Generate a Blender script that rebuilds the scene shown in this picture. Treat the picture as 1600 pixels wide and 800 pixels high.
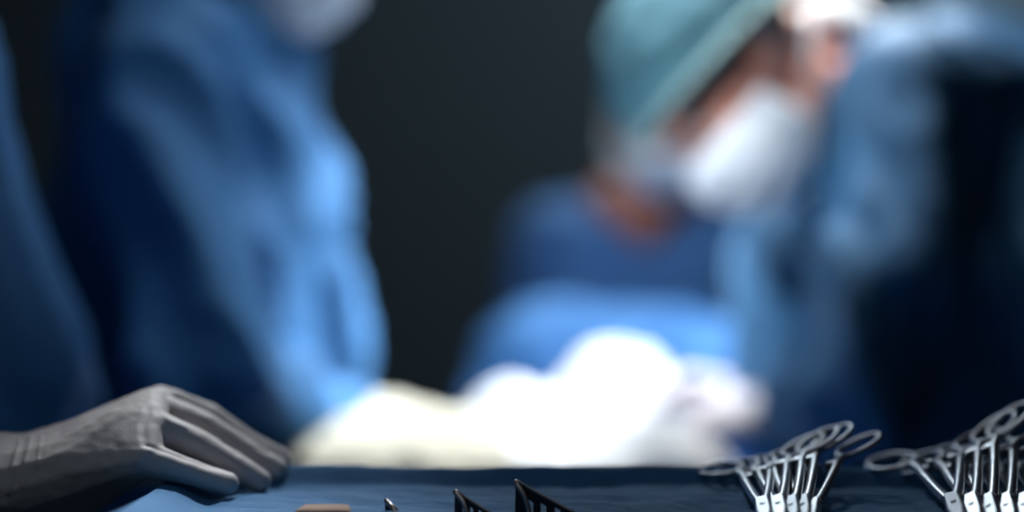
import bpy, bmesh, math, random
import numpy as np
from mathutils import Vector, Matrix, Euler, noise

for o in list(bpy.data.objects):
    bpy.data.objects.remove(o)
scene = bpy.context.scene
COL = scene.collection
R = math.radians
FPX = 2667.0
CAMZ = 1.15

# ------------------------------------------------------------ camera
cam_d = bpy.data.cameras.new('camera')
cam_d.sensor_width = 36.0
cam_d.lens = 60.0
cam_d.shift_y = 30.0 / 1600.0
cam_d.clip_start = 0.05
cam_d.dof.use_dof = True
cam_d.dof.focus_distance = 1.055
cam_d.dof.aperture_fstop = 1.12
cam = bpy.data.objects.new('camera', cam_d)
cam.location = (0, 0, CAMZ)
cam.rotation_euler = (R(90), 0, 0)
COL.objects.link(cam)
scene.camera = cam

# ------------------------------------------------------------ world, lights, exposure
w = bpy.data.worlds.new('world')
scene.world = w
w.use_nodes = True
w.node_tree.nodes['Background'].inputs[0].default_value = (0.35, 0.55, 0.8, 1)
w.node_tree.nodes['Background'].inputs[1].default_value = 0.04
scene.view_settings.view_transform = 'Standard'
scene.view_settings.look = 'None'
scene.view_settings.gamma = 1
scene.view_settings.use_curve_mapping = False
scene.view_settings.exposure = 0.0


def area(name, loc, target, size, power, col, spread=180, shape='DISK'):
    l = bpy.data.lights.new(name, 'AREA')
    l.shape = shape
    l.size = size
    l.energy = power
    l.color = col
    l.spread = R(spread)
    o = bpy.data.objects.new(name, l)
    o.location = loc
    o.rotation_euler = (Vector(target) - Vector(loc)).to_track_quat('-Z', 'Y').to_euler()
    COL.objects.link(o)
    return o


def spot(name, loc, target, angle, power, col, radius=0.06, blend=0.7):
    l = bpy.data.lights.new(name, 'SPOT')
    l.spot_size = R(angle)
    l.spot_blend = blend
    l.shadow_soft_size = radius
    l.energy = power
    l.color = col
    o = bpy.data.objects.new(name, l)
    o.location = loc
    o.rotation_euler = (Vector(target) - Vector(loc)).to_track_quat('-Z', 'Y').to_euler()
    COL.objects.link(o)
    return o


# operating lamps over the field, dim room light, and added unseen spots and fills
area('operating_lamp_light', (0.16, 2.05, 2.45), (0.18, 2.12, 0.95), 0.40, 8.0, (0.93, 0.97, 1.0), 60)
area('second_lamp_light', (0.0, 3.4, 2.5), (0.1, 2.3, 1.0), 0.4, 4.0, (0.75, 0.9, 1.0), 80)
spot('nape_fill_spot', (0.55, 2.75, 2.5), (0.37, 2.02, 1.42), 15, 380, (1.0, 0.96, 0.88), 0.08, 0.9)  # added spot with no fixture, whitens the right surgeon's nape
spot('tray_corner_fill_spot', (0.05, 1.85, 2.35), (-0.20, 0.97, 1.0), 10.5, 230, (0.90, 0.96, 1.0), 0.12, 0.9)  # added narrow spot that brightens the left corner of the tray drape
area('room_light_tray', (-0.25, 1.75, 2.5), (-0.05, 1.12, 1.0), 1.4, 0.24, (1.0, 0.95, 1.0), 80)
area('room_light_front', (0.8, 0.7, 2.5), (0.5, 1.05, 1.0), 1.0, 0.20, (0.9, 0.95, 1.0), 100)
area('hand_fill_light', (-0.8, 0.1, 2.4), (-0.3, 1.1, 1.0), 1.2, 0.38, (0.75, 0.88, 1.0), 60)  # added fill from the camera side for the shaded side of the hand
area('back_wall_fill_light', (0.8, 3.4, 2.9), (0.3, 4.7, 1.4), 1.5, 13, (0.66, 0.88, 1.0), 140)  # added wash that lifts the dark back wall
spot('left_gown_rim_spot', (0.20, 1.85, 2.35), (-0.60, 1.47, 1.25), 20, 26, (0.85, 0.93, 1.0), 0.08, 0.8)  # added rim spot along the gown at the left edge
area('left_sleeve_fill_light', (0.45, 1.40, 2.35), (-0.42, 1.95, 1.15), 0.2, 0.42, (0.8, 0.92, 1.0), 50)  # added fill that picks out folds on the left surgeon's sleeve
spot('face_fill_spot', (-0.5, 0.9, 2.0), (0.27, 1.88, 1.24), 9.5, 170, (0.85, 0.93, 1.0), 0.1, 0.8)  # added spot to brighten the right surgeon's mask
spot('far_sleeve_fill_spot', (-0.55, 2.5, 2.25), (0.35, 2.27, 1.10), 12, 2500, (0.85, 0.95, 1.0), 0.1, 0.9)  # added spot for the highlight on the right surgeon's far sleeve
spot('gown_edge_fill_spot', (0.62, 2.25, 2.25), (-0.22, 1.98, 0.98), 18, 260, (0.85, 0.95, 1.0), 0.1, 0.9)  # added spot for the bright lower edge of the left surgeon's gown
spot('back_person_fill_spot', (-0.2, 2.0, 2.6), (0.24, 2.8, 1.33), 22, 40, (0.85, 0.93, 1.0), 0.1, 0.8)  # added spot lifting mask and neck of the person at the back


# ------------------------------------------------------------ helpers
def P(px, py, d):
    """point seen at pixel (px, py) of the photo, d metres into the room"""
    return Vector(((px - 800) / FPX * d, d, CAMZ + (430 - py) / FPX * d))


def tag(o, label=None, cat=None, group=None, kind=None):
    for k, v in (('label', label), ('category', cat), ('group', group), ('kind', kind)):
        if v:
            o[k] = v
    return o


def empty(name, loc, label, cat, group=None):
    o = bpy.data.objects.new(name, None)
    o.empty_display_size = 0.05
    COL.objects.link(o)
    o.location = loc
    return tag(o, label, cat, group)


def link(name, me, mat, parent=None, smooth=True, world=True):
    o = bpy.data.objects.new(name, me)
    COL.objects.link(o)
    if mat:
        me.materials.clear()
        me.materials.append(mat)
    if smooth:
        me.polygons.foreach_set('use_smooth', [True] * len(me.polygons))
    if parent is not None:
        o.parent = parent
        if world:   # mesh data is in world space; the parent is an Empty at its base
            o.matrix_parent_inverse = Matrix.LocRotScale(
                absloc(parent), None, None).inverted()
    return o


def absloc(o):
    v = Vector(o.location)
    if o.parent is not None:
        v = v + Vector((0, 0, 0))
    return v


def bm_mesh(bm, name='m'):
    me = bpy.data.meshes.new(name)
    bm.to_mesh(me)
    bm.free()
    return me


_ico = None


def ico_pts():
    global _ico
    if _ico is None:
        b = bmesh.new()
        bmesh.ops.create_icosphere(b, subdivisions=2, radius=1)
        _ico = [v.co.copy() for v in b.verts]
        b.free()
    return _ico


def hull(bm, spheres):
    """convex hull of spheres (p, r) or ellipsoids (p, (rx,ry,rz))"""
    b = bmesh.new()
    for p, r in spheres:
        rr = Vector((r, r, r)) if not hasattr(r, '__len__') else Vector(r)
        for q in ico_pts():
            b.verts.new((p[0] + q.x * rr.x, p[1] + q.y * rr.y, p[2] + q.z * rr.z))
    res = bmesh.ops.convex_hull(b, input=b.verts)
    bad = [v for v in b.verts if not v.link_faces]
    bmesh.ops.delete(b, geom=bad, context='VERTS')
    me = bpy.data.meshes.new('tmp')
    b.to_mesh(me)
    b.free()
    bm.from_mesh(me)
    bpy.data.meshes.remove(me)


def chain(bm, pts):
    for a, b in zip(pts[:-1], pts[1:]):
        hull(bm, [a, b])


def remesh(bm, voxel, smooth=4, fac=0.5):
    """union everything in bm into one continuous surface"""
    me = bm_mesh(bm, 'raw')
    o = bpy.data.objects.new('raw', me)
    COL.objects.link(o)
    m = o.modifiers.new('r', 'REMESH')
    m.mode = 'VOXEL'
    m.voxel_size = voxel
    m.adaptivity = 0
    if smooth:
        s = o.modifiers.new('s', 'SMOOTH')
        s.factor = fac
        s.iterations = smooth
    bpy.context.view_layer.update()
    dg = bpy.context.evaluated_depsgraph_get()
    out = bpy.data.meshes.new_from_object(o.evaluated_get(dg))
    bpy.data.objects.remove(o)
    bpy.data.meshes.remove(me)
    return out


def displace(me, fn):
    n = len(me.vertices)
    co = np.empty(n * 3)
    no = np.empty(n * 3)
    me.vertices.foreach_get('co', co)
    me.vertex_normals.foreach_get('vector', no)
    co = co.reshape(-1, 3)
    no = no.reshape(-1, 3)
    d = fn(co, no)
    co = co + no * d[:, None]
    me.vertices.foreach_set('co', co.ravel())
    me.update()


def folds(amp=0.016, sx=7.0, sz=3.5, seed=0.0, warp=0.5):
    """draped-cloth folds: sharp ridges and broad hollows stretched down the body"""
    def f(co, no):
        out = np.empty(len(co))
        for i, c in enumerate(co):
            q = Vector((c[0] * sx + seed, c[1] * sx, c[2] * sz + c[0] * 2.0))
            wv = noise.noise(q * 0.5 + Vector((5.2, 1.3, seed)))
            w2 = noise.noise(q * 0.5 + Vector((1.2, 7.3, seed)))
            q2 = q + Vector((wv, w2, -wv)) * warp * 2.5
            a = noise.noise(q2)
            b = noise.noise(q2 * 2.0 + Vector((9, 2, 4)))
            out[i] = ((1 - min(1, abs(a) * 3.2)) ** 1.3 - 0.35 + ((1 - min(1, abs(b) * 3)) - 0.3) * 0.25) * amp
        return out
    return f


def tube(bm, pts, radii, seg=10, closed=False, flat=1.0, up=None):
    """swept tube; flat squeezes it along 'up'"""
    pts = [Vector(p) for p in pts]
    n = len(pts)
    if not hasattr(radii, '__len__'):
        radii = [radii] * n
    up = Vector(up or (0, 0, 1)).normalized()
    rings = []
    for i, p in enumerate(pts):
        if closed:
            t = pts[(i + 1) % n] - pts[i - 1]
        else:
            t = pts[min(i + 1, n - 1)] - pts[max(i - 1, 0)]
        t.normalize()
        s = t.cross(up)
        if s.length < 1e-4:
            s = t.cross(Vector((1, 0, 0.1)))
        s.normalize()
        u = s.cross(t).normalized()
        rings.append([bm.verts.new(p + s * math.cos(2 * math.pi * k / seg) * radii[i]
                                   + u * math.sin(2 * math.pi * k / seg) * radii[i] * flat) for k in range(seg)])
    m = n if closed else n - 1
    for i in range(m):
        a, b = rings[i], rings[(i + 1) % n]
        for k in range(seg):
            bm.faces.new((a[k], a[(k + 1) % seg], b[(k + 1) % seg], b[k]))
    if not closed:
        bm.faces.new(rings[0][::-1])
        bm.faces.new(rings[-1])
    bmesh.ops.recalc_face_normals(bm, faces=bm.faces)


def smooth_path(pts, n=8):
    """Catmull-Rom"""
    pts = [Vector(p) for p in pts]
    out = []
    for i in range(len(pts) - 1):
        p0 = pts[max(i - 1, 0)]
        p1, p2 = pts[i], pts[i + 1]
        p3 = pts[min(i + 2, len(pts) - 1)]
        for k in range(n):
            t = k / n
            out.append(0.5 * ((2 * p1) + (p2 - p0) * t + (2 * p0 - 5 * p1 + 4 * p2 - p3) * t * t
                              + (3 * p1 - p0 - 3 * p2 + p3) * t ** 3))
    out.append(pts[-1])
    return out


def box(bm, lo, hi, bev=0.0):
    b = bmesh.new()
    bmesh.ops.create_cube(b, size=1)
    lo, hi = Vector(lo), Vector(hi)
    for v in b.verts:
        v.co = Vector([lo[i] + (v.co[i] + 0.5) * (hi[i] - lo[i]) for i in range(3)])
    if bev:
        bmesh.ops.bevel(b, geom=list(b.edges), offset=bev, segments=2, affect='EDGES', profile=0.6)
    me = bpy.data.meshes.new('t')
    b.to_mesh(me)
    b.free()
    bm.from_mesh(me)
    bpy.data.meshes.remove(me)


# ------------------------------------------------------------ materials
def mat(name, col, rough=0.8, metal=0.0, var=0.12, nscale=18.0, bump=0.0, bscale=400.0, sss=0.0, sheen=0.0, coat=0.0):
    m = bpy.data.materials.new(name)
    m.use_nodes = True
    nt = m.node_tree
    b = nt.nodes['Principled BSDF']
    tc = nt.nodes.new('ShaderNodeTexCoord')
    nz = nt.nodes.new('ShaderNodeTexNoise')
    nz.inputs['Scale'].default_value = nscale
    nz.inputs['Detail'].default_value = 4
    nt.links.new(tc.outputs['Object'], nz.inputs['Vector'])
    mx = nt.nodes.new('ShaderNodeMix')
    mx.data_type = 'RGBA'
    mx.inputs[6].default_value = tuple(c * (1 - var) for c in col) + (1,)
    mx.inputs[7].default_value = tuple(min(1, c * (1 + var)) for c in col) + (1,)
    nt.links.new(nz.outputs['Fac'], mx.inputs[0])
    nt.links.new(mx.outputs[2], b.inputs['Base Color'])
    b.inputs['Roughness'].default_value = rough
    b.inputs['Metallic'].default_value = metal
    if sss:
        b.inputs['Subsurface Weight'].default_value = sss
        b.inputs['Subsurface Radius'].default_value = (0.01, 0.005, 0.003)
        b.inputs['Subsurface Scale'].default_value = 0.5
    if sheen:
        b.inputs['Sheen Weight'].default_value = sheen
        b.inputs['Sheen Roughness'].default_value = 0.5
    if coat:
        b.inputs['Coat Weight'].default_value = coat
    if bump:
        n2 = nt.nodes.new('ShaderNodeTexNoise')
        n2.inputs['Scale'].default_value = bscale
        n2.inputs['Detail'].default_value = 6
        nt.links.new(tc.outputs['Object'], n2.inputs['Vector'])
        bp = nt.nodes.new('ShaderNodeBump')
        bp.inputs['Strength'].default_value = bump
        bp.inputs['Distance'].default_value = 0.002
        nt.links.new(n2.outputs['Fac'], bp.inputs['Height'])
        nt.links.new(bp.outputs['Normal'], b.inputs['Normal'])
    return m


M = {
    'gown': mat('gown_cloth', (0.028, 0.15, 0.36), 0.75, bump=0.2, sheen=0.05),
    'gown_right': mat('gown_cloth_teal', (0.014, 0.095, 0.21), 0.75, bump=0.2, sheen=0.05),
    'scrub': mat('scrub_cloth', (0.05, 0.15, 0.34), 0.85, bump=0.2),
    'drape': mat('table_drape_cloth', (0.022, 0.12, 0.27), 0.8, bump=0.35, bscale=900),
    'patient': mat('patient_drape_cloth', (0.03, 0.14, 0.35), 0.8),
    'towel': mat('white_towel_cloth', (0.80, 0.81, 0.82), 0.9, bump=0.3, bscale=500),
    'cream': mat('cream_towel_cloth', (0.62, 0.58, 0.46), 0.9, bump=0.3, bscale=500),
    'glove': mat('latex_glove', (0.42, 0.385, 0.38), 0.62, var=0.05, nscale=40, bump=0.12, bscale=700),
    'glove_cream': mat('cream_latex_glove', (0.50, 0.47, 0.38), 0.45, var=0.04, nscale=40),  # cream latex, the glove's own colour
    'glove_pink': mat('pale_glove', (0.50, 0.44, 0.45), 0.45, var=0.04, nscale=40),
    'skin': mat('fair_skin', (0.60, 0.27, 0.20), 0.5, var=0.1, nscale=25, sss=0.15),
    'skin_dark': mat('brown_skin', (0.34, 0.10, 0.045), 0.5, var=0.1, nscale=25, sss=0.1),
    'hair': mat('dark_hair', (0.03, 0.02, 0.015), 0.6, bump=0.5, bscale=300),
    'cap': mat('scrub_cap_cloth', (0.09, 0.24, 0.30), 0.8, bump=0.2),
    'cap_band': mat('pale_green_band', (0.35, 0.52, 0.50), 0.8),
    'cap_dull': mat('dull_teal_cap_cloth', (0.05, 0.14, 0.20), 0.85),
    'mask': mat('mask_fabric', (0.80, 0.84, 0.90), 0.8, bump=0.1),
    'eye': mat('eye_white', (0.75, 0.72, 0.70), 0.2),
    'iris': mat('dark_iris', (0.03, 0.015, 0.01), 0.2),
    'steel': mat('stainless_steel', (0.40, 0.40, 0.42), 0.32, metal=1.0, var=0.1, nscale=80, bump=0.05, bscale=600),
    'dark_steel': mat('dark_steel', (0.035, 0.035, 0.04), 0.35, metal=0.8, var=0.2, nscale=60),
    'edge_steel': mat('pale_steel_edge', (0.35, 0.31, 0.30), 0.3, metal=1.0),  # paler steel than the plate, for rim and rib
    'wall': mat('charcoal_wall_paint', (0.07, 0.085, 0.095), 0.8, var=0.08, nscale=2),
    'ceiling': mat('ceiling_paint', (0.25, 0.27, 0.3), 0.9),
    'floor': mat('grey_vinyl_floor', (0.10, 0.12, 0.14), 0.4, var=0.15, nscale=6),
    'cabinet': mat('grey_cabinet_paint', (0.34, 0.42, 0.47), 0.5, var=0.06),
    'gauze': mat('tan_gauze', (0.30, 0.20, 0.15), 0.9, bump=0.5, bscale=500),
    'shoe': mat('white_clog', (0.5, 0.5, 0.5), 0.5),
    'lamp': mat('lamp_housing', (0.6, 0.62, 0.64), 0.4),
}

# ------------------------------------------------------------ the room
def struct(name, lo, hi, m):
    bm = bmesh.new()
    box(bm, lo, hi)
    return tag(link(name, bm_mesh(bm), m, smooth=False), kind='structure')


struct('floor', (-3, -1.0, -0.1), (3, 4.8, 0), M['floor'])
struct('ceiling', (-3, -1.0, 3.0), (3, 4.8, 3.1), M['ceiling'])
struct('wall_back', (-3, 4.7, 0), (3, 4.8, 3.0), M['wall'])
struct('wall_left', (-3.1, -1.0, 0), (-3, 4.8, 3.0), M['wall'])
struct('wall_right', (3, -1.0, 0), (3.1, 4.8, 3.0), M['wall'])
struct('baseboard_back', (-3, 4.68, 0), (3, 4.7, 0.1), M['cabinet'])

# grey wall cabinet seen at the top right, behind the right surgeon's shoulder
c = P(1500, 20, 4.5)
cb = empty('wall_cabinet', (1.75, 4.5, 1.95), 'grey wall cabinet high on the back wall, behind the right surgeon', 'cabinet')
bm = bmesh.new(); box(bm, (0.98, 4.40, 1.79), (2.3, 4.7, 2.5), 0.01)
link('body', bm_mesh(bm), M['cabinet'], cb, False)
for x0, x1 in ((0.99, 1.42), (1.43, 1.86), (1.87, 2.29)):
    bm = bmesh.new(); box(bm, (x0, 4.375, 1.86), (x1, 4.40, 2.49), 0.006)
    d = link('door', bm_mesh(bm), M['cabinet'], cb, False)
    bm = bmesh.new(); tube(bm, smooth_path([(x1 - 0.05, 4.378, 1.93), (x1 - 0.05, 4.35, 1.94), (x1 - 0.05, 4.35, 2.05), (x1 - 0.05, 4.378, 2.06)], 4), 0.006)
    h = link('handle', bm_mesh(bm), M['dark_steel'], d, world=False)
    d['label'] = 'flat grey cabinet door'

# ------------------------------------------------------------ draped table tops
def drape_mesh(cx, cy, hx, hy, zt, rim, corner, hang, seed, na=420, wr=0.0012, rimw=0.02):
    """a cloth over a rounded rectangle, with raised rim and hanging folds"""
    def outline(t, grow=0.0):
        a = hx + grow
        b = hy + grow
        c = corner + grow
        per = [(a - c) * 2, (b - c) * 2]
        arc = math.pi / 2 * c
        L = per[0] * 2 + per[1] * 2 + 4 * arc
        s = (t % 1.0) * L
        segs = [('l', (-(a - c), -b), (1, 0), per[0]), ('a', (a - c, -(b - c)), -90, arc),
                ('l', (a, -(b - c)), (0, 1), per[1]), ('a', (a - c, b - c), 0, arc),
                ('l', (a - c, b), (-1, 0), per[0]), ('a', (-(a - c), b - c), 90, arc),
                ('l', (-a, b - c), (0, -1), per[1]), ('a', (-(a - c), -(b - c)), 180, arc)]
        for k in segs:
            if s <= k[3]:
                if k[0] == 'l':
                    return k[1][0] + k[2][0] * s, k[1][1] + k[2][1] * s
                an = R(k[2]) + s / c
                return k[1][0] + c * math.cos(an), k[1][1] + c * math.sin(an)
            s -= k[3]
        return segs[0][1]
    rows = []
    nr = 56
    for j in range(nr + 1):
        f = j / nr
        f2 = 1 - (1 - f) ** 1.6
        rows.append(('t', f2))
    for j in range(1, 7):
        rows.append(('r', j / 6))
    for j in range(1, 31):
        rows.append(('h', j / 30))
    verts = []
    rim_r = 0.006
    for kind, f in rows:
        for i in range(na):
            t = i / na
            ox, oy = outline(t)
            ln = math.hypot(ox, oy)
            if kind == 't':
                x, y = ox * f, oy * f
                dist = (1 - f) * min(hx, hy)
                z = zt + rim * max(0.0, min(1.0, 1 - dist / rimw)) ** 2 * (3 - 2 * max(0.0, min(1.0, 1 - dist / rimw)))
                q = Vector((x * 14, y * 30, seed))
                nn = noise.noise(q) + 0.5 * noise.noise(q * 2.3) + 0.35 * (1 - abs(noise.noise(q * 3.7 + Vector((3, 1, 2)))) * 3)
                z += nn * wr * (0.35 + 0.65 * min(1, dist / 0.05)) + wr * 2.0 * noise.noise(Vector((x * 5, y * 6, seed + 3)))
            elif kind == 'r':
                an = f * math.pi / 2
                g = rim_r * math.sin(an)
                x, y = outline(t, g)
                z = zt + rim - rim_r * (1 - math.cos(an)) + wr * 2.0 * noise.noise(Vector((ox * 5, oy * 6, seed + 3)))
            else:
                fold = noise.noise(Vector((ox * 9, oy * 9, seed + f * 0.7))) + 0.5 * noise.noise(Vector((ox * 22, oy * 22, seed + 4 + f)))
                g = rim_r + 0.012 * f + 0.035 * fold * min(1, f * 2.5)
                x, y = outline(t, max(g, 0.004))
                z = zt + rim - rim_r - f * hang
            verts.append((cx + x, cy + y, z))
    faces = []
    nrow = len(rows)
    for j in range(1, nrow - 1) if False else range(nrow - 1):
        for i in range(na):
            a = j * na + i
            b = j * na + (i + 1) % na
            faces.append((a, b, b + na, a + na))
    me = bpy.data.meshes.new('drape')
    me.from_pydata(verts, [], faces)
    bm = bmesh.new(); bm.from_mesh(me)
    bmesh.ops.remove_doubles(bm, verts=bm.verts, dist=1e-5)
    bmesh.ops.recalc_face_normals(bm, faces=bm.faces)
    bm.to_mesh(me); bm.free()
    return me


ZT = 1.006
TX, TY, THX, THY = 0.235, 0.875, 0.455, 0.285

stand = empty('instrument_stand', (TX, TY, 0), 'steel instrument stand under the blue drape', 'stand')
bm = bmesh.new(); box(bm, (TX - THX + 0.006, TY - THY + 0.006, ZT - 0.02), (TX + THX - 0.006, TY + THY - 0.006, ZT - 0.006), 0.003)
link('tray', bm_mesh(bm), M['steel'], stand, False)
bm = bmesh.new(); tube(bm, [(TX, TY, 0.05), (TX, TY, ZT - 0.02)], 0.018, 16)
link('post', bm_mesh(bm), M['steel'], stand)
for yy in (-0.2, 0.2):
    bm = bmesh.new(); tube(bm, [(TX - 0.25, TY + yy, 0.03), (TX + 0.25, TY + yy, 0.03)], 0.02, 12, flat=0.6)
    link('foot', bm_mesh(bm), M['steel'], stand)
bm = bmesh.new(); tube(bm, [(TX, TY - 0.2, 0.045), (TX, TY + 0.2, 0.045)], 0.018, 12, flat=0.7)
link('foot_bar', bm_mesh(bm), M['steel'], stand)

dr = link('instrument_table_drape', drape_mesh(TX, TY, THX, THY, ZT, 0.0125, 0.035, 0.5, 2.0, na=560, wr=0.0034), M['drape'])
sd = dr.modifiers.new('s', 'SOLIDIFY'); sd.thickness = 0.0015; sd.offset = -1
tag(dr, 'blue cloth drape covering the instrument table in front, gloved hand resting on it', 'drape')

# operating table
OX, OY = 0.06, 2.16
ot = empty('operating_table', (OX, OY, 0), 'padded operating table hidden under the drapes between the two surgeons', 'table')
bm = bmesh.new(); box(bm, (OX - 0.20, OY - 0.52, 0.80), (OX + 0.22, OY + 0.54, 0.87), 0.02)
link('mattress', bm_mesh(bm), M['dark_steel'], ot, False)
bm = bmesh.new(); box(bm, (OX - 0.12, OY - 0.2, 0.08), (OX + 0.12, OY + 0.2, 0.80), 0.02)
link('pedestal', bm_mesh(bm), M['steel'], ot, False)
bm = bmesh.new(); box(bm, (OX - 0.2, OY - 0.4, 0.0), (OX + 0.2, OY + 0.4, 0.08), 0.02)
link('base', bm_mesh(bm), M['steel'], ot, False)
dm = drape_mesh(OX, OY, 0.24, 0.57, 0.885, 0.0, 0.06, 0.55, 7.0, na=260, wr=0.008)
o = link('operating_table_drape', dm, M['patient'])
tag(o, 'blue drape hanging over the operating table between the surgeons', 'drape')


def cloth_blob(name, hulls, m, voxel, foldf, label, cat, group=None, parent=None, smooth=6):
    bm = bmesh.new()
    for h in hulls:
        hull(bm, h)
    me = remesh(bm, voxel, smooth)
    if foldf:
        displace(me, foldf)
    return tag(link(name, me, m, parent), label, cat, group)


def S(px, py, d, r):
    return (P(px, py, d), r)


# large blue mound of drape over the patient
cloth_blob('patient_drape', [
    [S(860, 590, 2.52, 0.115), S(1010, 575, 2.52, 0.10), S(1140, 610, 2.5, 0.11), S(775, 720, 2.5, 0.085), S(1200, 730, 2.5, 0.1)],
    [S(870, 600, 2.6, 0.12), S(1080, 600, 2.6, 0.11), S(790, 740, 2.65, 0.08), S(1180, 740, 2.65, 0.08)]],
    M['patient'], 0.012, folds(0.012, 6, 3, 3.0), 'bright blue drape domed over the patient, before the masked person at the back', 'drape')

# white towels in the bright field
cloth_blob('white_towel', [
    [S(800, 668, 2.12, 0.055), S(820, 650, 2.18, 0.045), S(850, 690, 2.1, 0.05)],
    [S(760, 715, 2.0, 0.045), S(1050, 715, 2.0, 0.045), S(900, 700, 2.1, 0.05)],
    [S(700, 745, 1.85, 0.03), S(1100, 745, 1.85, 0.03), S(1050, 720, 2.0, 0.04), S(700, 725, 2.0, 0.04)]],
    M['towel'], 0.007, folds(0.010, 14, 14, 1.0), 'crumpled white towel at the middle of the field, lower left of the tallest towel', 'towel', 'white towels in the field')
cloth_blob('white_towel', [
    [S(945, 612, 2.22, 0.058), S(990, 602, 2.25, 0.045), S(930, 680, 2.2, 0.07)],
    [S(1000, 615, 2.22, 0.045), S(1010, 690, 2.2, 0.06), S(925, 690, 2.2, 0.07)]],
    M['towel'], 0.007, folds(0.010, 14, 14, 5.0), 'tallest heap of white towel, glaring under the lamp in front of the blue dome', 'towel', 'white towels in the field')
cloth_blob('cream_towel', [
    [S(530, 690, 1.95, 0.045), S(640, 690, 1.95, 0.045), S(720, 700, 1.97, 0.045)],
    [S(500, 745, 1.75, 0.03), S(760, 745, 1.75, 0.03), S(520, 705, 1.92, 0.04), S(740, 705, 1.92, 0.04)]],
    M['cream'], 0.007, folds(0.008, 14, 14, 8.0), 'cream towel spread on the table edge below the left surgeon\'s hand', 'towel')
# gauze balls glinting at the top of the heap
for px, py, d, r, lab in ((945, 553, 2.35, 0.017, 'small white gauze ball on top of the tallest towel heap'),):
    cloth_blob('gauze_ball', [[S(px, py + 8, d, r)], [S(px + 6, py + 16, d, r)]], M['towel'], 0.004, folds(0.003, 60, 60, 2), lab, 'gauze')


# ------------------------------------------------------------ gloved hands
def glove_from_points(hull_pts, fingers, voxel=0.002, smooth=3, extra=None):
    bm = bmesh.new()
    for h in hull_pts:
        hull(bm, h)
    for f in fingers:
        chain(bm, f)
    return remesh(bm, voxel, smooth, 0.5)


def generic_hand(mx, side=1, curl=0.5, voxel=0.004, spread=1.0):
    """local: wrist at origin, +X to the fingertips, palm -Z, thumb at +Y*side"""
    def T(x, y, z):
        return mx @ Vector((x, y * side, z))
    h = [[(T(-0.03, 0.012, 0), 0.026), (T(-0.03, -0.012, 0), 0.026), (T(0.015, 0.015, 0), 0.022), (T(0.015, -0.015, 0), 0.022)],
         [(T(0.01, 0.016, 0), 0.022), (T(0.01, -0.018, 0), 0.021), (T(0.088, 0.030, 0), 0.0135), (T(0.085, -0.032, -0.004), 0.0125), (T(0.092, 0.008, 0.003), 0.014)]]
    fs = []
    for y, L, r, sp, base in ((0.030, 0.072, 0.0098, 6, 0.088), (0.010, 0.080, 0.0100, 1, 0.092), (-0.012, 0.074, 0.0095, -4, 0.090), (-0.032, 0.058, 0.0085, -10, 0.084)):
        a = 0.0
        x, z = base, 0.0
        pts = [(T(x, y, z), r * 1.15)]
        yy = y
        for seg, cf in ((0.46, 0.55), (0.29, 0.8), (0.25, 0.5)):
            a += curl * cf
            l = L * seg
            x += l * math.cos(a)
            z -= l * math.sin(a)
            yy += l * math.sin(R(sp) * spread)
            r *= 0.94
            pts.append((T(x, yy, z), r))
        fs.append(pts)
    fs.append([(T(0.02, 0.022, -0.006), 0.018), (T(0.052, 0.046, -0.018), 0.0135), (T(0.080, 0.056, -0.030), 0.0110), (T(0.103, 0.054, -0.040), 0.0095)])
    return glove_from_points(h, fs, voxel)


def frame(x, z):
    """matrix with local X along x, local Z near z"""
    x = Vector(x).normalized()
    z = Vector(z)
    z = (z - x * z.dot(x)).normalized()
    y = z.cross(x)
    return Matrix((x, y, z)).transposed()


def place(loc, x, z):
    return Matrix.Translation(loc) @ frame(x, z).to_4x4()


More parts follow.
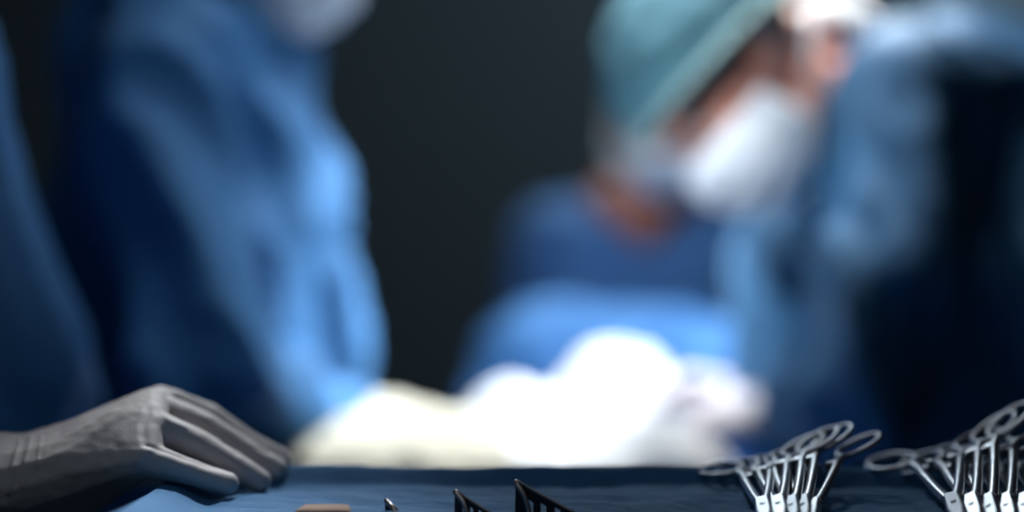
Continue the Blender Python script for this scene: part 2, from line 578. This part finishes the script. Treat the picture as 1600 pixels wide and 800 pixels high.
# ------------------------------------------------------------ heads
def head(person, mx, skin, cap, hair=True, cap_tilt=0.0, cap_scale=1.0, voxel=0.005, band=False):
    """local: origin mid-head, +Y forward (face), +Z up"""
    def T(x, y, z):
        return mx @ Vector((x, y, z))
    bm = bmesh.new()
    b2 = bmesh.new()
    def L(*sph):
        hull(b2, sph)
    L(((0, -0.012, 0.03), (0.076, 0.092, 0.085)), ((0, 0.02, 0.0), (0.068, 0.072, 0.08)))
    L(((0, 0.02, -0.01), (0.064, 0.066, 0.07)), ((0, 0.055, -0.092), (0.026, 0.022, 0.02)), ((0.035, 0.0, -0.07), 0.02), ((-0.035, 0.0, -0.07), 0.02))
    L(((0, 0.088, 0.008), 0.009), ((0, 0.112, -0.028), 0.010), ((0.012, 0.092, -0.034), 0.008), ((-0.012, 0.092, -0.034), 0.008))   # nose
    L(((-0.03, 0.074, 0.028), 0.011), ((0.03, 0.074, 0.028), 0.011))     # brow
    L(((-0.018, 0.082, -0.064), 0.007), ((0.018, 0.082, -0.064), 0.007))  # lips
    L(((-0.018, 0.080, -0.072), 0.007), ((0.018, 0.080, -0.072), 0.007))
    for s in (-1, 1):
        L(((s * 0.04, 0.062, -0.02), 0.02), ((s * 0.03, 0.06, -0.03), 0.018))   # cheek
        L(((s * 0.076, -0.008, 0.012), (0.006, 0.016, 0.022)), ((s * 0.078, -0.002, -0.018), (0.005, 0.008, 0.012)))  # ear
    L(((0, -0.03, -0.05), 0.052), ((0, -0.06, -0.16), 0.056))             # neck
    b2.transform(mx)
    me0 = bm_mesh(b2)
    bm.from_mesh(me0)
    me = remesh(bm, voxel, 4)
    hd = link('head', me, skin, person)
    for s in (-1, 1):
        e = bmesh.new(); bmesh.ops.create_uvsphere(e, u_segments=16, v_segments=12, radius=0.0125, matrix=mx @ Matrix.Translation((s * 0.03, 0.069, 0.010)))
        eo = link('eye', bm_mesh(e), M['eye'], person)
        e = bmesh.new(); bmesh.ops.create_uvsphere(e, u_segments=12, v_segments=8, radius=0.006, matrix=mx @ Matrix.Translation((s * 0.03, 0.0765, 0.009)))
        link('iris', bm_mesh(e), M['iris'], person)
    if hair:
        b = bmesh.new()
        hull(b, [((0, -0.055, -0.01), (0.068, 0.05, 0.05)), ((0, -0.05, 0.03), (0.076, 0.055, 0.05))])
        b.transform(mx)
        link('hair', remesh(b, 0.006, 2), M['hair'], person)
    # cap: shell of an ellipsoid cut by a slanting plane
    nu, nv = 64, 28
    verts, faces = [], []
    for j in range(nv + 1):
        for i in range(nu):
            az = 2 * math.pi * i / nu
            fwd = math.sin(az)
            low = -0.30 + 0.42 * (fwd * 0.5 + 0.5) + cap_tilt * fwd
            el = math.pi / 2 - (math.pi / 2 - low) * j / nv
            rx, ry, rz = 0.086 * cap_scale, 0.108 * cap_scale, 0.102 * cap_scale
            x = rx * math.cos(el) * math.cos(az)
            y = -0.010 + ry * math.cos(el) * math.sin(az)
            z = 0.036 + rz * math.sin(el)
            puff = 1 + 0.05 * noise.noise(Vector((x * 30, y * 30, z * 30))) + 0.10 * math.sin(math.pi * min(1, j / nv)) * max(0.0, -fwd * 0.6 + 0.4)
            if j == nv:
                puff *= 0.97
            verts.append(T(x * puff, y * puff, z * puff))
    for j in range(nv):
        for i in range(nu):
            a = j * nu + i
            b = j * nu + (i + 1) % nu
            faces.append((a, a + nu, b + nu, b))
    me = bpy.data.meshes.new('cap'); me.from_pydata([tuple(v) for v in verts], [], faces)
    bmq = bmesh.new(); bmq.from_mesh(me); bmesh.ops.remove_doubles(bmq, verts=bmq.verts, dist=1e-5); bmesh.ops.recalc_face_normals(bmq, faces=bmq.faces); bmq.to_mesh(me); bmq.free()
    co = link('cap', me, cap, person)
    s = co.modifiers.new('s', 'SOLIDIFY'); s.thickness = 0.002; s.offset = 0
    if band:
        pts = []
        for i in range(nu):
            az = 2 * math.pi * i / nu
            fwd = math.sin(az)
            el = -0.30 + 0.42 * (fwd * 0.5 + 0.5) + 0.06 + cap_tilt * fwd
            pts.append(T(0.088 * cap_scale * math.cos(el) * math.cos(az), -0.010 + 0.110 * cap_scale * math.cos(el) * fwd, 0.036 + 0.102 * cap_scale * math.sin(el)))
        b = bmesh.new(); tube(b, pts, 0.006, 8, closed=True, flat=1.0)
        link('cap_band', bm_mesh(b), M['cap_band'], person)
    # mask: pleated panel curved round nose, mouth and chin
    nu, nv = 40, 30
    verts, faces = [], []
    for j in range(nv + 1):
        v = j / nv
        for i in range(nu + 1):
            u = i / nu * 2 - 1
            a = u * R(84)
            w = 0.070 * (0.93 + 0.12 * math.sin(math.pi * v)) * (1 - 0.20 * v * v)
            dep = float(np.interp(v, [0, 0.2, 0.55, 0.85, 1], [0.112, 0.134, 0.122, 0.098, 0.07]))
            x = w * math.sin(a) * 1.06
            y = -0.004 + dep * max(0.0, math.cos(a)) ** 0.72
            z = -0.008 - 0.112 * v * (0.55 + 0.45 * math.cos(a)) - 0.012 * (1 - math.cos(a))
            z += 0.006 * math.cos(a) ** 2 * (1 - v)
            y += 0.0022 * math.sin(v * 2 * math.pi * 4) * math.cos(a)
            verts.append(tuple(T(x, y, z)))
    for j in range(nv):
        for i in range(nu):
            q = j * (nu + 1) + i
            faces.append((q, q + 1, q + nu + 2, q + nu + 1))
    me = bpy.data.meshes.new('mask'); me.from_pydata(verts, [], faces)
    mo = link('mask', me, M['mask'], person)
    s = mo.modifiers.new('s', 'SOLIDIFY'); s.thickness = 0.003; s.offset = 0
    for sd_ in (-1, 1):
        for z0, z1 in ((-0.02, 0.030), (-0.072, -0.02)):
            b = bmesh.new()
            tube(b, [T(*p) for p in smooth_path([(sd_ * 0.070, 0.004, z0), (sd_ * 0.082, -0.035, (z0 + z1) / 2 + 0.004), (sd_ * 0.070, -0.085, z1), (0, -0.118, z1 + 0.005)], 6)], 0.0045, 6, flat=0.4)
            link('mask_strap', bm_mesh(b), M['mask'], person)
    return hd


def headmat(center, fwd, up):
    y = Vector(fwd).normalized()
    z = Vector(up)
    z = (z - y * z.dot(y)).normalized()
    x = y.cross(z)
    return Matrix.Translation(center) @ Matrix((x, y, z)).transposed().to_4x4()


def legs(person, x, y, facing, m, off=0.11):
    """trousers and clogs under the gown"""
    f = Vector(facing).normalized()
    s = Vector((-f.y, f.x, 0))
    for k in (-1, 1):
        p = Vector((x, y, 0)) + s * off * k
        b = bmesh.new()
        chain(b, [(p + Vector((0, 0, 0.85)), 0.085), (p + f * 0.02 + Vector((0, 0, 0.5)), 0.065), (p + Vector((0, 0, 0.12)), 0.05)])
        link('trouser_leg', remesh(b, 0.012, 3), m, person)
        b = bmesh.new()
        hull(b, [(p + f * 0.15 + Vector((0, 0, 0.035)), (0.04, 0.045, 0.034)), (p - f * 0.05 + Vector((0, 0, 0.04)), (0.036, 0.036, 0.038)), (p + Vector((0, 0, 0.07)), 0.035)])
        link('clog', remesh(b, 0.006, 2), M['shoe'], person)


def person(loc, label):
    return empty('person', loc, label, 'person')


def gown(p, hulls, m, foldf, voxel=0.011, smooth=6, name='gown'):
    bm = bmesh.new()
    for h in hulls:
        hull(bm, h)
    me = remesh(bm, voxel, smooth)
    displace(me, foldf)
    return link(name, me, m, p)


# ---- left surgeon: faces the field to the right, right arm toward us
x0, y0 = -0.42, 2.02
p = person((x0, y0, 0), 'person in a blue surgical gown and pale mask standing left of the field, reaching in')
sh = P(215, 120, 1.86)
gown(p, [
    [S(265, 110, 1.98, 0.13), S(310, 130, 2.02, 0.135), S(300, 300, 2.0, 0.15), S(380, 350, 2.0, 0.12)],
    [S(300, 300, 2.0, 0.15), S(372, 330, 2.02, 0.125), S(388, 560, 2.0, 0.135), S(250, 560, 2.05, 0.16)],
    [S(388, 560, 2.0, 0.135), S(250, 560, 2.05, 0.16), ((x0 - 0.02, y0, 0.75), 0.19), ((x0 + 0.02, y0, 0.75), 0.17)],
    [((x0, y0, 0.75), 0.19), ((x0, y0, 0.34), (0.22, 0.24, 0.05))],
    [S(240, 105, 1.88, 0.085), S(300, 95, 2.15, 0.085), S(330, 60, 2.05, 0.09)],
    [S(240, 115, 1.86, 0.088), S(255, 340, 1.78, 0.070)],
    [S(255, 340, 1.78, 0.070), S(315, 590, 1.74, 0.066)],
    [S(315, 590, 1.74, 0.066), S(440, 640, 1.84, 0.050), S(520, 655, 1.93, 0.042)],
    [S(330, 110, 2.2, 0.085), S(410, 380, 2.22, 0.075)],
    [S(410, 380, 2.22, 0.075), S(445, 570, 2.2, 0.065)],
    [S(445, 570, 2.2, 0.065), S(530, 648, 2.18, 0.042)],
    ], M['gown'], folds(0.028, 5.5, 3.6, 11.0, 0.6))
legs(p, x0, y0, (1, 0, 0), M['scrub'])
hm = headmat(P(432, -114, 2.02), (0.85, -0.15, -0.45), (0.50, 0, 0.86))
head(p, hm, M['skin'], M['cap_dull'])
for nm, a, tgt, z, cu in (('glove', P(545, 655, 1.95), P(720, 655, 2.05), (0, -0.5, 1), 0.35), ('glove', P(560, 650, 2.17), P(740, 665, 2.15), (0, 0.3, 1), 0.4)):
    side = 1 if nm == 'glove' and cu == 0.35 else -1
    g = generic_hand(place(a, tgt - a, z), side, cu)
    link('glove', g, M['glove_cream'], p)

# ---- right surgeon: leans in from the right, facing left and down
x0, y0 = 0.60, 2.06
p = person((x0, y0, 0), 'person in a blue gown, teal cap and white mask leaning in from the right')
gown(p, [
    [S(1425, 200, 2.05, 0.13), S(1500, 210, 2.1, 0.15), S(1420, 420, 2.1, 0.15), S(1560, 420, 2.1, 0.18)],
    [S(1500, 210, 2.1, 0.15), S(1640, 280, 2.1, 0.17), S(1560, 420, 2.1, 0.18), S(1700, 500, 2.1, 0.18)],
    [S(1420, 420, 2.1, 0.15), S(1640, 420, 2.1, 0.18), ((x0, y0, 0.78), 0.18), ((x0 + 0.06, y0, 0.78), 0.19)],
    [((x0 + 0.04, y0, 0.78), 0.19), ((x0 + 0.05, y0, 0.34), (0.23, 0.24, 0.05))],
    [S(1440, 190, 1.88, 0.092), S(1390, 160, 2.1, 0.09), S(1370, 150, 2.25, 0.085)],
    [S(1440, 190, 1.87, 0.092), S(1400, 420, 1.80, 0.075)],
    [S(1400, 420, 1.80, 0.075), S(1340, 610, 1.80, 0.066)],
    [S(1340, 610, 1.80, 0.066), S(1270, 640, 1.95, 0.047), S(1235, 640, 2.02, 0.042)],
    [S(1365, 180, 2.28, 0.085), S(1290, 340, 2.32, 0.070)],
    [S(1290, 340, 2.32, 0.070), S(1222, 480, 2.32, 0.062)],
    [S(1222, 480, 2.32, 0.062), S(1205, 590, 2.28, 0.046), S(1180, 630, 2.24, 0.04)],
    [S(1300, 260, 2.1, 0.06), S(1255, 420, 2.1, 0.075), S(1260, 620, 2.1, 0.075), S(1420, 420, 2.1, 0.12)],
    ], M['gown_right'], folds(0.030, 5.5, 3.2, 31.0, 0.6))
legs(p, x0 + 0.04, y0, (-1, 0, 0), M['scrub'])
hm = headmat(P(1150, 136, 1.93), (-0.52, -0.32, -0.80), (-0.80, 0.0, 0.52)) @ Matrix.Scale(1.06, 4)
head(p, hm, M['skin'], M['cap'], hair=False, band=True, cap_scale=1.13)
# neck from collar to head
b = bmesh.new(); chain(b, [S(1225, 90, 1.97, 0.062), S(1310, 90, 2.03, 0.062), S(1380, 140, 2.1, 0.07)])
link('neck', remesh(b, 0.008, 3), M['skin'], p)
b = bmesh.new(); chain(b, [S(1290, 30, 1.97, 0.030), S(1330, 45, 1.965, 0.034), S(1362, 78, 1.97, 0.024)])
co = link('cap_tie_glare', remesh(b, 0.006, 3), M['towel'], p); co['label'] = 'knotted white cap tie added for the bright glare at the nape'  # white lump added to whiten and widen the glare on the nape
for a, tgt, z, sd_, cu in ((P(1225, 640, 2.04), P(1090, 655, 2.06), (0, -0.4, 1), -1, 0.5), (P(1165, 625, 2.24), P(1030, 590, 2.2), (0.2, 0.2, 1), 1, 0.6)):
    link('glove', generic_hand(place(a, tgt - a, z), sd_, cu), M['glove_pink'], p)

# ---- person at the back, facing us, head bowed
x0, y0 = 0.19, 2.98
p = person((x0, y0, 0), 'person in navy v-neck scrubs, dull cap and pale mask standing at the back, head bowed')
sc = gown(p, [
    [S(870, 385, 2.92, 0.085), S(1130, 385, 2.92, 0.085), S(1000, 400, 2.95, 0.12)],
    [S(905, 400, 2.92, 0.11), S(1100, 400, 2.92, 0.11), S(910, 640, 2.92, 0.12), S(1090, 640, 2.92, 0.12)],
    [S(920, 640, 2.95, 0.13), S(1080, 640, 2.95, 0.13), ((x0 - 0.05, y0, 0.72), 0.14), ((x0 + 0.05, y0, 0.72), 0.14)],
    [S(865, 385, 2.92, 0.082), S(835, 560, 2.9, 0.068)],
    [S(1140, 385, 2.92, 0.082), S(1170, 560, 2.9, 0.068)],
    ], M['scrub'], folds(0.008, 6, 3.5, 41.0), name='scrub_top')
legs(p, x0, y0, (0, -1, 0), M['scrub'])
for sx, ex, wx in ((835, 830, 930), (1170, 1175, 1080)):
    b = bmesh.new(); chain(b, [S(sx, 560, 2.9, 0.05), S(ex, 650, 2.88, 0.045), S(wx, 690, 2.74, 0.03)])
    link('forearm', remesh(b, 0.009, 3), M['skin_dark'], p)
    link('glove', generic_hand(place(P(wx, 690, 2.74), P(1000, 680, 2.55) - P(wx, 690, 2.74), (0, 0, 1)), 1 if wx < 1000 else -1, 0.4, 0.005), M['glove_cream'], p)
hm = headmat(P(1035, 200, 2.88), (-0.02, -0.92, -0.40), (0.02, -0.36, 0.93))
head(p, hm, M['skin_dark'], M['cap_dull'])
# skin shown in the neckline: neck and a v of chest
b = bmesh.new()
chain(b, [S(1020, 270, 2.90, 0.055), S(1005, 345, 2.88, 0.060)])
hull(b, [S(958, 322, 2.87, 0.048), S(1050, 322, 2.87, 0.048), S(1003, 398, 2.835, 0.022), S(1003, 360, 2.84, 0.04)])
link('neck', remesh(b, 0.008, 3), M['skin_dark'], p)

# ---- scrub nurse in front at the left edge: gown edge and the hero hand
x0, y0 = -0.62, 1.42
p = person((x0, y0, 0), 'person in a dark blue gown at the left edge, gloved hand resting on the tray')
gown(p, [
    [S(-206, 120, 1.50, 0.115), S(-250, 130, 1.55, 0.13), S(-171, 330, 1.50, 0.125), S(-240, 400, 1.6, 0.14)],
    [S(-171, 330, 1.50, 0.125), S(-240, 400, 1.6, 0.14), S(-96, 600, 1.48, 0.125), S(-240, 620, 1.6, 0.15)],
    [S(-96, 600, 1.48, 0.125), S(-240, 620, 1.6, 0.15), ((x0 + 0.06, y0 + 0.06, 0.7), 0.16), ((x0, y0 + 0.1, 0.7), 0.18)],
    [((x0, y0 + 0.08, 0.7), 0.19), ((x0, y0 + 0.08, 0.34), (0.22, 0.2, 0.05))],
    [S(-240, 150, 1.36, 0.085), S(-250, 120, 1.6, 0.09)],
    [S(-240, 150, 1.36, 0.085), S(-330, 540, 1.22, 0.064)],
    [S(-330, 560, 1.22, 0.062), S(-150, 690, 1.16, 0.042), S(-60, 730, 1.15, 0.036)],
    ], M['gown'], folds(0.024, 7, 3.2, 53.0, 0.6))
legs(p, x0, y0 + 0.08, (1, -0.2, 0), M['scrub'])
hm = headmat(P(-225, -90, 1.5), (0.8, -0.3, -0.35), (0.3, 0, 0.95))
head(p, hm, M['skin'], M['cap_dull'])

# hero hand
pinky = [S(222, 716, 1.080, 0.0120), S(262, 727, 1.083, 0.0102), S(310, 742, 1.087, 0.0086), S(354, 756, 1.090, 0.0081)]
ring = [S(238, 668, 1.100, 0.0120), S(298, 690, 1.108, 0.0108), S(350, 718, 1.114, 0.0097), S(405, 752, 1.120, 0.0084)]
middle = [S(240, 638, 1.122, 0.0122), S(318, 667, 1.135, 0.0108), S(372, 700, 1.145, 0.0098), S(432, 733, 1.150, 0.0086)]
index = [S(250, 628, 1.145, 0.0120), S(325, 652, 1.160, 0.0104), S(380, 690, 1.172, 0.0094), S(438, 719, 1.180, 0.0088)]
thumb = [S(120, 740, 1.165, 0.018), S(205, 735, 1.185, 0.0130), S(268, 728, 1.190, 0.0115), S(320, 735, 1.192, 0.0100)]
wrist = [S(-80, 742, 1.15, 0.030), S(-80, 772, 1.13, 0.029)]
wr2 = [S(40, 738, 1.135, 0.0262), S(40, 775, 1.115, 0.0255)]
me = glove_from_points([
    wrist + wr2 + [S(-80, 758, 1.110, 0.026), S(40, 758, 1.098, 0.0245)],
    wr2 + [S(40, 758, 1.098, 0.0245), S(120, 734, 1.092, 0.0225), S(120, 706, 1.13, 0.0225), S(120, 756, 1.105, 0.0235)],
    [S(120, 734, 1.092, 0.0225), S(120, 706, 1.13, 0.0225), S(120, 756, 1.105, 0.0235), S(185, 672, 1.098, 0.014), S(180, 705, 1.090, 0.015), S(236, 636, 1.122, 0.0135), S(232, 668, 1.1, 0.0130), S(222, 716, 1.080, 0.0125), S(200, 730, 1.09, 0.014), S(248, 632, 1.143, 0.0120)],
    ], [pinky, ring, middle, index, thumb], 0.00125, 12)


def seg_dist(pts, poly):
    best = np.full(len(pts), 9.0)
    for a, b in zip(poly[:-1], poly[1:]):
        a = np.array(a); b = np.array(b)
        t = np.clip(((pts - a) @ (b - a)) / ((b - a) @ (b - a)), 0, 1)
        d = np.linalg.norm(pts - (a + t[:, None] * (b - a)), axis=1)
        best = np.minimum(best, d)
    return best


def glove_relief(co, no):
    px = 800 + co[:, 0] / co[:, 1] * FPX
    py = 430 - (co[:, 2] - CAMZ) / co[:, 1] * FPX
    q = np.stack([px, py], 1)
    front = np.clip(-no[:, 1] * 1.6 + 0.3, 0, 1)
    out = np.zeros(len(co))
    ridges = [([(236, 622), (224, 640), (216, 662), (214, 684), (222, 700), (236, 704)], 5.0, 0.0002),
              ([(244, 634), (262, 656), (290, 668)], 3.5, 0.0010),
              ([(30, 690), (22, 720), (12, 770)], 4.0, 0.0013), ([(48, 684), (40, 715), (34, 760)], 4.0, 0.0009),
              ([(64, 684), (60, 705), (58, 730)], 2.8, 0.0007)]
    for poly, wd, am in ridges:
        out += am * np.exp(-(seg_dist(q, poly) / wd) ** 2) * front
    grooves = [([(232, 640), (224, 668), (226, 692)], 8.0, 0.0012), ([(232, 696), (280, 712), (330, 729), (366, 738)], 3.5, 0.0010),
               ([(262, 645), (300, 656), (340, 684), (372, 708)], 4.0, 0.0008), ([(262, 617), (292, 624), (318, 635)], 2.6, 0.0012),
               ([(404, 700), (416, 706), (426, 707)], 3.0, 0.0012)]
    for poly, wd, am in grooves:
        out -= am * np.exp(-(seg_dist(q, poly) / wd) ** 2) * front
    for i, c in enumerate(co):
        v = Vector((c[0] * 60, c[1] * 60, c[2] * 60))
        out[i] += 0.0005 * noise.noise(v) + 0.00035 * noise.noise(v * 2.7)
    return out


displace(me, glove_relief)
g = link('glove', me, M['glove'], p)
g['label'] = 'pale latex glove stretched over a flat resting hand'
# left arm and its hand, held at the waist out of view
b = bmesh.new(); chain(b, [(Vector((x0 - 0.02, y0 + 0.25, 1.30)), 0.07), (Vector((x0 - 0.06, y0 + 0.32, 1.02)), 0.06), (Vector((x0 + 0.02, y0 + 0.16, 0.92)), 0.04)])
link('sleeve', remesh(b, 0.01, 3), M['gown'], p)
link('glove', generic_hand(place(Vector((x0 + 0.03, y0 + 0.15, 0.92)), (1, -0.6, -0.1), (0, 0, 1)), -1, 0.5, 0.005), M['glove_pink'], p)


# ------------------------------------------------------------ clamps
def clamp_half(sx, part):
    """local: box lock at origin, +Y to the finger rings, lateral X; sx = +1/-1"""
    bm = bmesh.new()
    if part == 'handle':
        path = smooth_path([(0.0016 * sx, 0.006, 0), (0.0030 * sx, 0.030, 0), (0.0040 * sx, 0.062, 0), (0.0042 * sx, 0.080, 0), (0.0062 * sx, 0.093, 0)], 5)
        n = len(path)
        tube(bm, path, [0.0033 - 0.0010 * i / n for i in range(n)], 10, flat=0.8)
        cx, cy = 0.0145 * sx, 0.108
        pts = []
        for k in range(36):
            a = 2 * math.pi * k / 36
            u, v = 0.0120 * math.cos(a), 0.0172 * math.sin(a)
            rot = -0.42 * sx
            pts.append((cx + u * math.cos(rot) - v * math.sin(rot), cy + u * math.sin(rot) + v * math.cos(rot), 0))
        tube(bm, pts, 0.0016, 10, closed=True, flat=0.9)
    elif part == 'jaw':
        path = smooth_path([(0.0008 * sx, -0.020, 0), (0.0020 * sx, -0.036, 0), (0.0010 * sx, -0.062, 0)], 5)
        n = len(path)
        tube(bm, path, [0.0030 - 0.0018 * i / n for i in range(n)], 10, flat=0.8)
    elif part == 'ratchet':
        box(bm, (min(0, -0.006 * sx) + 0.004 * sx, 0.078, -0.0012 + 0.0012 * sx), (max(0, -0.006 * sx) + 0.004 * sx, 0.083, 0.0012 + 0.0012 * sx), 0.0004)
        for k in range(3):
            box(bm, (-0.002 * sx + 0.0012 * k - 0.0004, 0.0775, -0.0022), (-0.002 * sx + 0.0012 * k + 0.0004, 0.0835, 0.0026), 0.0002)
    elif part == 'box':
        b3 = bmesh.new()
        sec = [(0.011, 0.0038), (0.010, 0.0044), (-0.016, 0.0046), (-0.026, 0.0034), (-0.034, 0.0022)]
        rg = []
        for yy, hw in sec:
            rg.append([b3.verts.new((x, yy, z)) for x, z in ((-hw, -0.0016), (-hw * 0.7, -0.0028), (hw * 0.7, -0.0028), (hw, -0.0016), (hw, 0.0016), (hw * 0.7, 0.0028), (-hw * 0.7, 0.0028), (-hw, 0.0016))])
        for q, r in zip(rg[:-1], rg[1:]):
            for k in range(8):
                b3.faces.new((q[k], q[(k + 1) % 8], r[(k + 1) % 8], r[k]))
        b3.faces.new(rg[0]); b3.faces.new(rg[-1][::-1])
        bmesh.ops.recalc_face_normals(b3, faces=b3.faces)
        bm.from_mesh(bm_mesh(b3))
        b2 = bmesh.new(); bmesh.ops.create_cone(b2, cap_ends=True, segments=16, radius1=0.0016, radius2=0.0014, depth=0.0070)
        b2.transform(Matrix.Translation((0, -0.006, 0))); me2 = bm_mesh(b2); bm.from_mesh(me2)
    return bm_mesh(bm)


CM = {(pt, s): clamp_half(s, pt) for pt in ('handle', 'jaw', 'ratchet') for s in (-1, 1)}
CM['box'] = clamp_half(1, 'box')


def clamp(loc, yaw, pitch, roll, half, label, group, scale=1.0, m='steel', name='clamp'):
    o = empty(name, loc, label, 'clamp', group)
    o.rotation_mode = 'QUATERNION'
    o.rotation_quaternion = (Euler((0, 0, R(yaw))).to_quaternion() @ Euler((R(pitch), 0, 0)).to_quaternion() @ Euler((0, R(-roll), 0)).to_quaternion())
    o.scale = (scale,) * 3
    link('box_lock', CM['box'], M[m], o, False, world=False)
    for s in (-1, 1):
        h = link('handle', CM[('handle', s)], M[m], o, world=False)
        h.rotation_euler = (0, 0, R(-half * s))
        r = link('ratchet', CM[('ratchet', s)], M[m], h, world=False)
        j = link('jaw', CM[('jaw', s)], M[m], o, world=False)
        j.rotation_euler = (0, 0, R(-half * s * 0.7))
    return o


GL, GR = 'clamps in the left bundle', 'clamps in the right bundle'
# (px, py of the box lock, depth, yaw, pitch, roll, half opening)
LEFT = [(1192, 790, 1.030, -5.5, 6.5, 12, 3.0, 'steel clamp lying leftmost in the left bundle, one ring over the drape edge'),
        (1217, 788, 1.028, -6.2, 8, 20, 3.4, 'second steel clamp from the left in the left bundle'),
        (1238, 790, 1.026, -7.5, 9.5, 24, 3.2, 'middle steel clamp of the left bundle'),
        (1256, 789, 1.028, -8.5, 10, 25, 3.4, 'second steel clamp from the right in the left bundle'),
        (1270, 794, 1.024, -14, 9.5, 20, 3.6, 'steel clamp lying rightmost in the left bundle, shank leaning right')]
RIGHT = [(1490, 786, 1.030, -9.0, 8.5, 16, 5.5, 'steel clamp with wide open rings, leftmost in the right bundle'),
         (1520, 788, 1.028, -10.5, 10.5, 28, 4.4, 'second steel clamp from the left in the right bundle'),
         (1547, 790, 1.026, -11, 12.5, 32, 4.0, 'third steel clamp from the left in the right bundle, its ring standing highest'),
         (1574, 789, 1.026, -12, 11.5, 28, 4.0, 'fourth steel clamp from the left in the right bundle'),
         (1602, 788, 1.026, -13, 11.5, 28, 4.0, 'steel clamp cut by the right photo edge in the right bundle'),
         (1632, 788, 1.026, -13.5, 11.5, 28, 4.0, 'outermost steel clamp of the right bundle')]
for grp, rows in ((GL, LEFT), (GR, RIGHT)):
    for px, py, d, yaw, pitch, roll, half, lab in rows:
        clamp(P(px, py, d), yaw, pitch, roll, half, lab, grp, 1.1 if grp == GL else 1.2)


# ------------------------------------------------------------ dark pierced retractor tips
def retractor(px, py, d, w, h, yaw, label):
    """a standing dark plate: pointed top, sloping right edge, slots cut through, thick paler rim"""
    t = P(px, py, d)
    o = empty('retractor_blade', (t.x, t.y, ZT + 0.0), label, 'retractor', 'dark pierced retractor blades')
    o.rotation_euler = (0, 0, R(yaw))
    H = t.z - ZT
    T2 = 0.0012
    outer = [(0, H), (w, -0.004), (w * 0.0 - 0.001, -0.004)]
    # plate built of bars around slots
    b = bmesh.new()
    def prism(poly):
        f = [b.verts.new((x, -T2, z)) for x, z in poly]
        g = [b.verts.new((x, T2, z)) for x, z in poly]
        b.faces.new(f); b.faces.new(g[::-1])
        n = len(poly)
        for i in range(n):
            b.faces.new((f[i], g[i], g[(i + 1) % n], f[(i + 1) % n]))
    def edge_z(x):
        return H * (1 - x / w)
    xs = [0.0, 0.20 * w, 0.30 * w, 0.42 * w, 0.52 * w, 0.66 * w, 0.76 * w]
    prism([(0, -0.004), (xs[1], -0.004), (xs[1], edge_z(xs[1])), (0, H)])
    for a, c, slot in ((xs[1], xs[2], True), (xs[2], xs[3], False), (xs[3], xs[4], True), (xs[4], xs[5], False), (xs[5], xs[6], True)):
        if slot:
            prism([(a, edge_z(a) * 0.60), (c, edge_z(c) * 0.50), (c, edge_z(c)), (a, edge_z(a))])
            prism([(a, -0.004), (c, -0.004), (c, 0.001), (a, 0.001)])
        else:
            prism([(a, -0.004), (c, -0.004), (c, edge_z(c)), (a, edge_z(a))])
    prism([(xs[6], -0.004), (w, -0.004), (w, 0.0), (xs[6], edge_z(xs[6]))])
    bmesh.ops.recalc_face_normals(b, faces=b.faces)
    link('plate', bm_mesh(b), M['dark_steel'], o, False, world=False)
    b = bmesh.new()
    tube(b, smooth_path([(-0.0006, 0, H * 0.96), (0.0008, 0, H + 0.0006), (w * 0.35, 0, edge_z(w * 0.35) + 0.0004), (w, 0, 0.0)], 6), 0.0011, 8)
    link('rim', bm_mesh(b), M['edge_steel'], o, world=False)
    b = bmesh.new()
    tube(b, smooth_path([(0.0, -0.0005, H), (0.006, -0.004, H * 0.55), (0.010, -0.007, -0.002)], 6), [0.0016] * 13, 8, flat=0.6, up=(0, 1, 0))
    link('rib', bm_mesh(b), M['edge_steel'], o, world=False)
    # folded back leaf that makes the tip a wedge
    b = bmesh.new()
    va = [(0, 0, H), (-0.0025, 0.012, -0.004), (0.001, 0, -0.004)]
    vs = [b.verts.new(v) for v in va] + [b.verts.new((v[0] + 0.0015, v[1] + 0.001, v[2])) for v in va]
    b.faces.new(vs[:3]); b.faces.new(vs[3:][::-1])
    for i in range(3):
        b.faces.new((vs[i], vs[3 + i], vs[3 + (i + 1) % 3], vs[(i + 1) % 3]))
    bmesh.ops.recalc_face_normals(b, faces=b.faces)
    link('leaf', bm_mesh(b), M['dark_steel'], o, False, world=False)
    return o


retractor(806, 754, 1.035, 0.036, 0.02, -8, 'dark pierced retractor blade standing tallest, right of the other two')
retractor(711, 769, 1.035, 0.022, 0.013, -12, 'dark retractor blade with a pale pointed tip, between the other two')
retractor(603, 783, 1.035, 0.010, 0.008, -20, 'small dark retractor tip, nearest the gloved hand of the three')

# tan folded gauze just inside the lower picture edge
b = bmesh.new()
c = P(507, 802, 1.02)
hull(b, [((c.x - 0.014, c.y - 0.01, ZT + 0.003), 0.003), ((c.x + 0.014, c.y - 0.01, ZT + 0.003), 0.003), ((c.x - 0.012, c.y + 0.010, ZT + 0.003), 0.003), ((c.x + 0.012, c.y + 0.010, ZT + 0.003), 0.003)])
tag(link('gauze_pad', remesh(b, 0.0015, 2), M['gauze']), 'tan folded gauze pad on the drape, left of the dark blades', 'gauze')
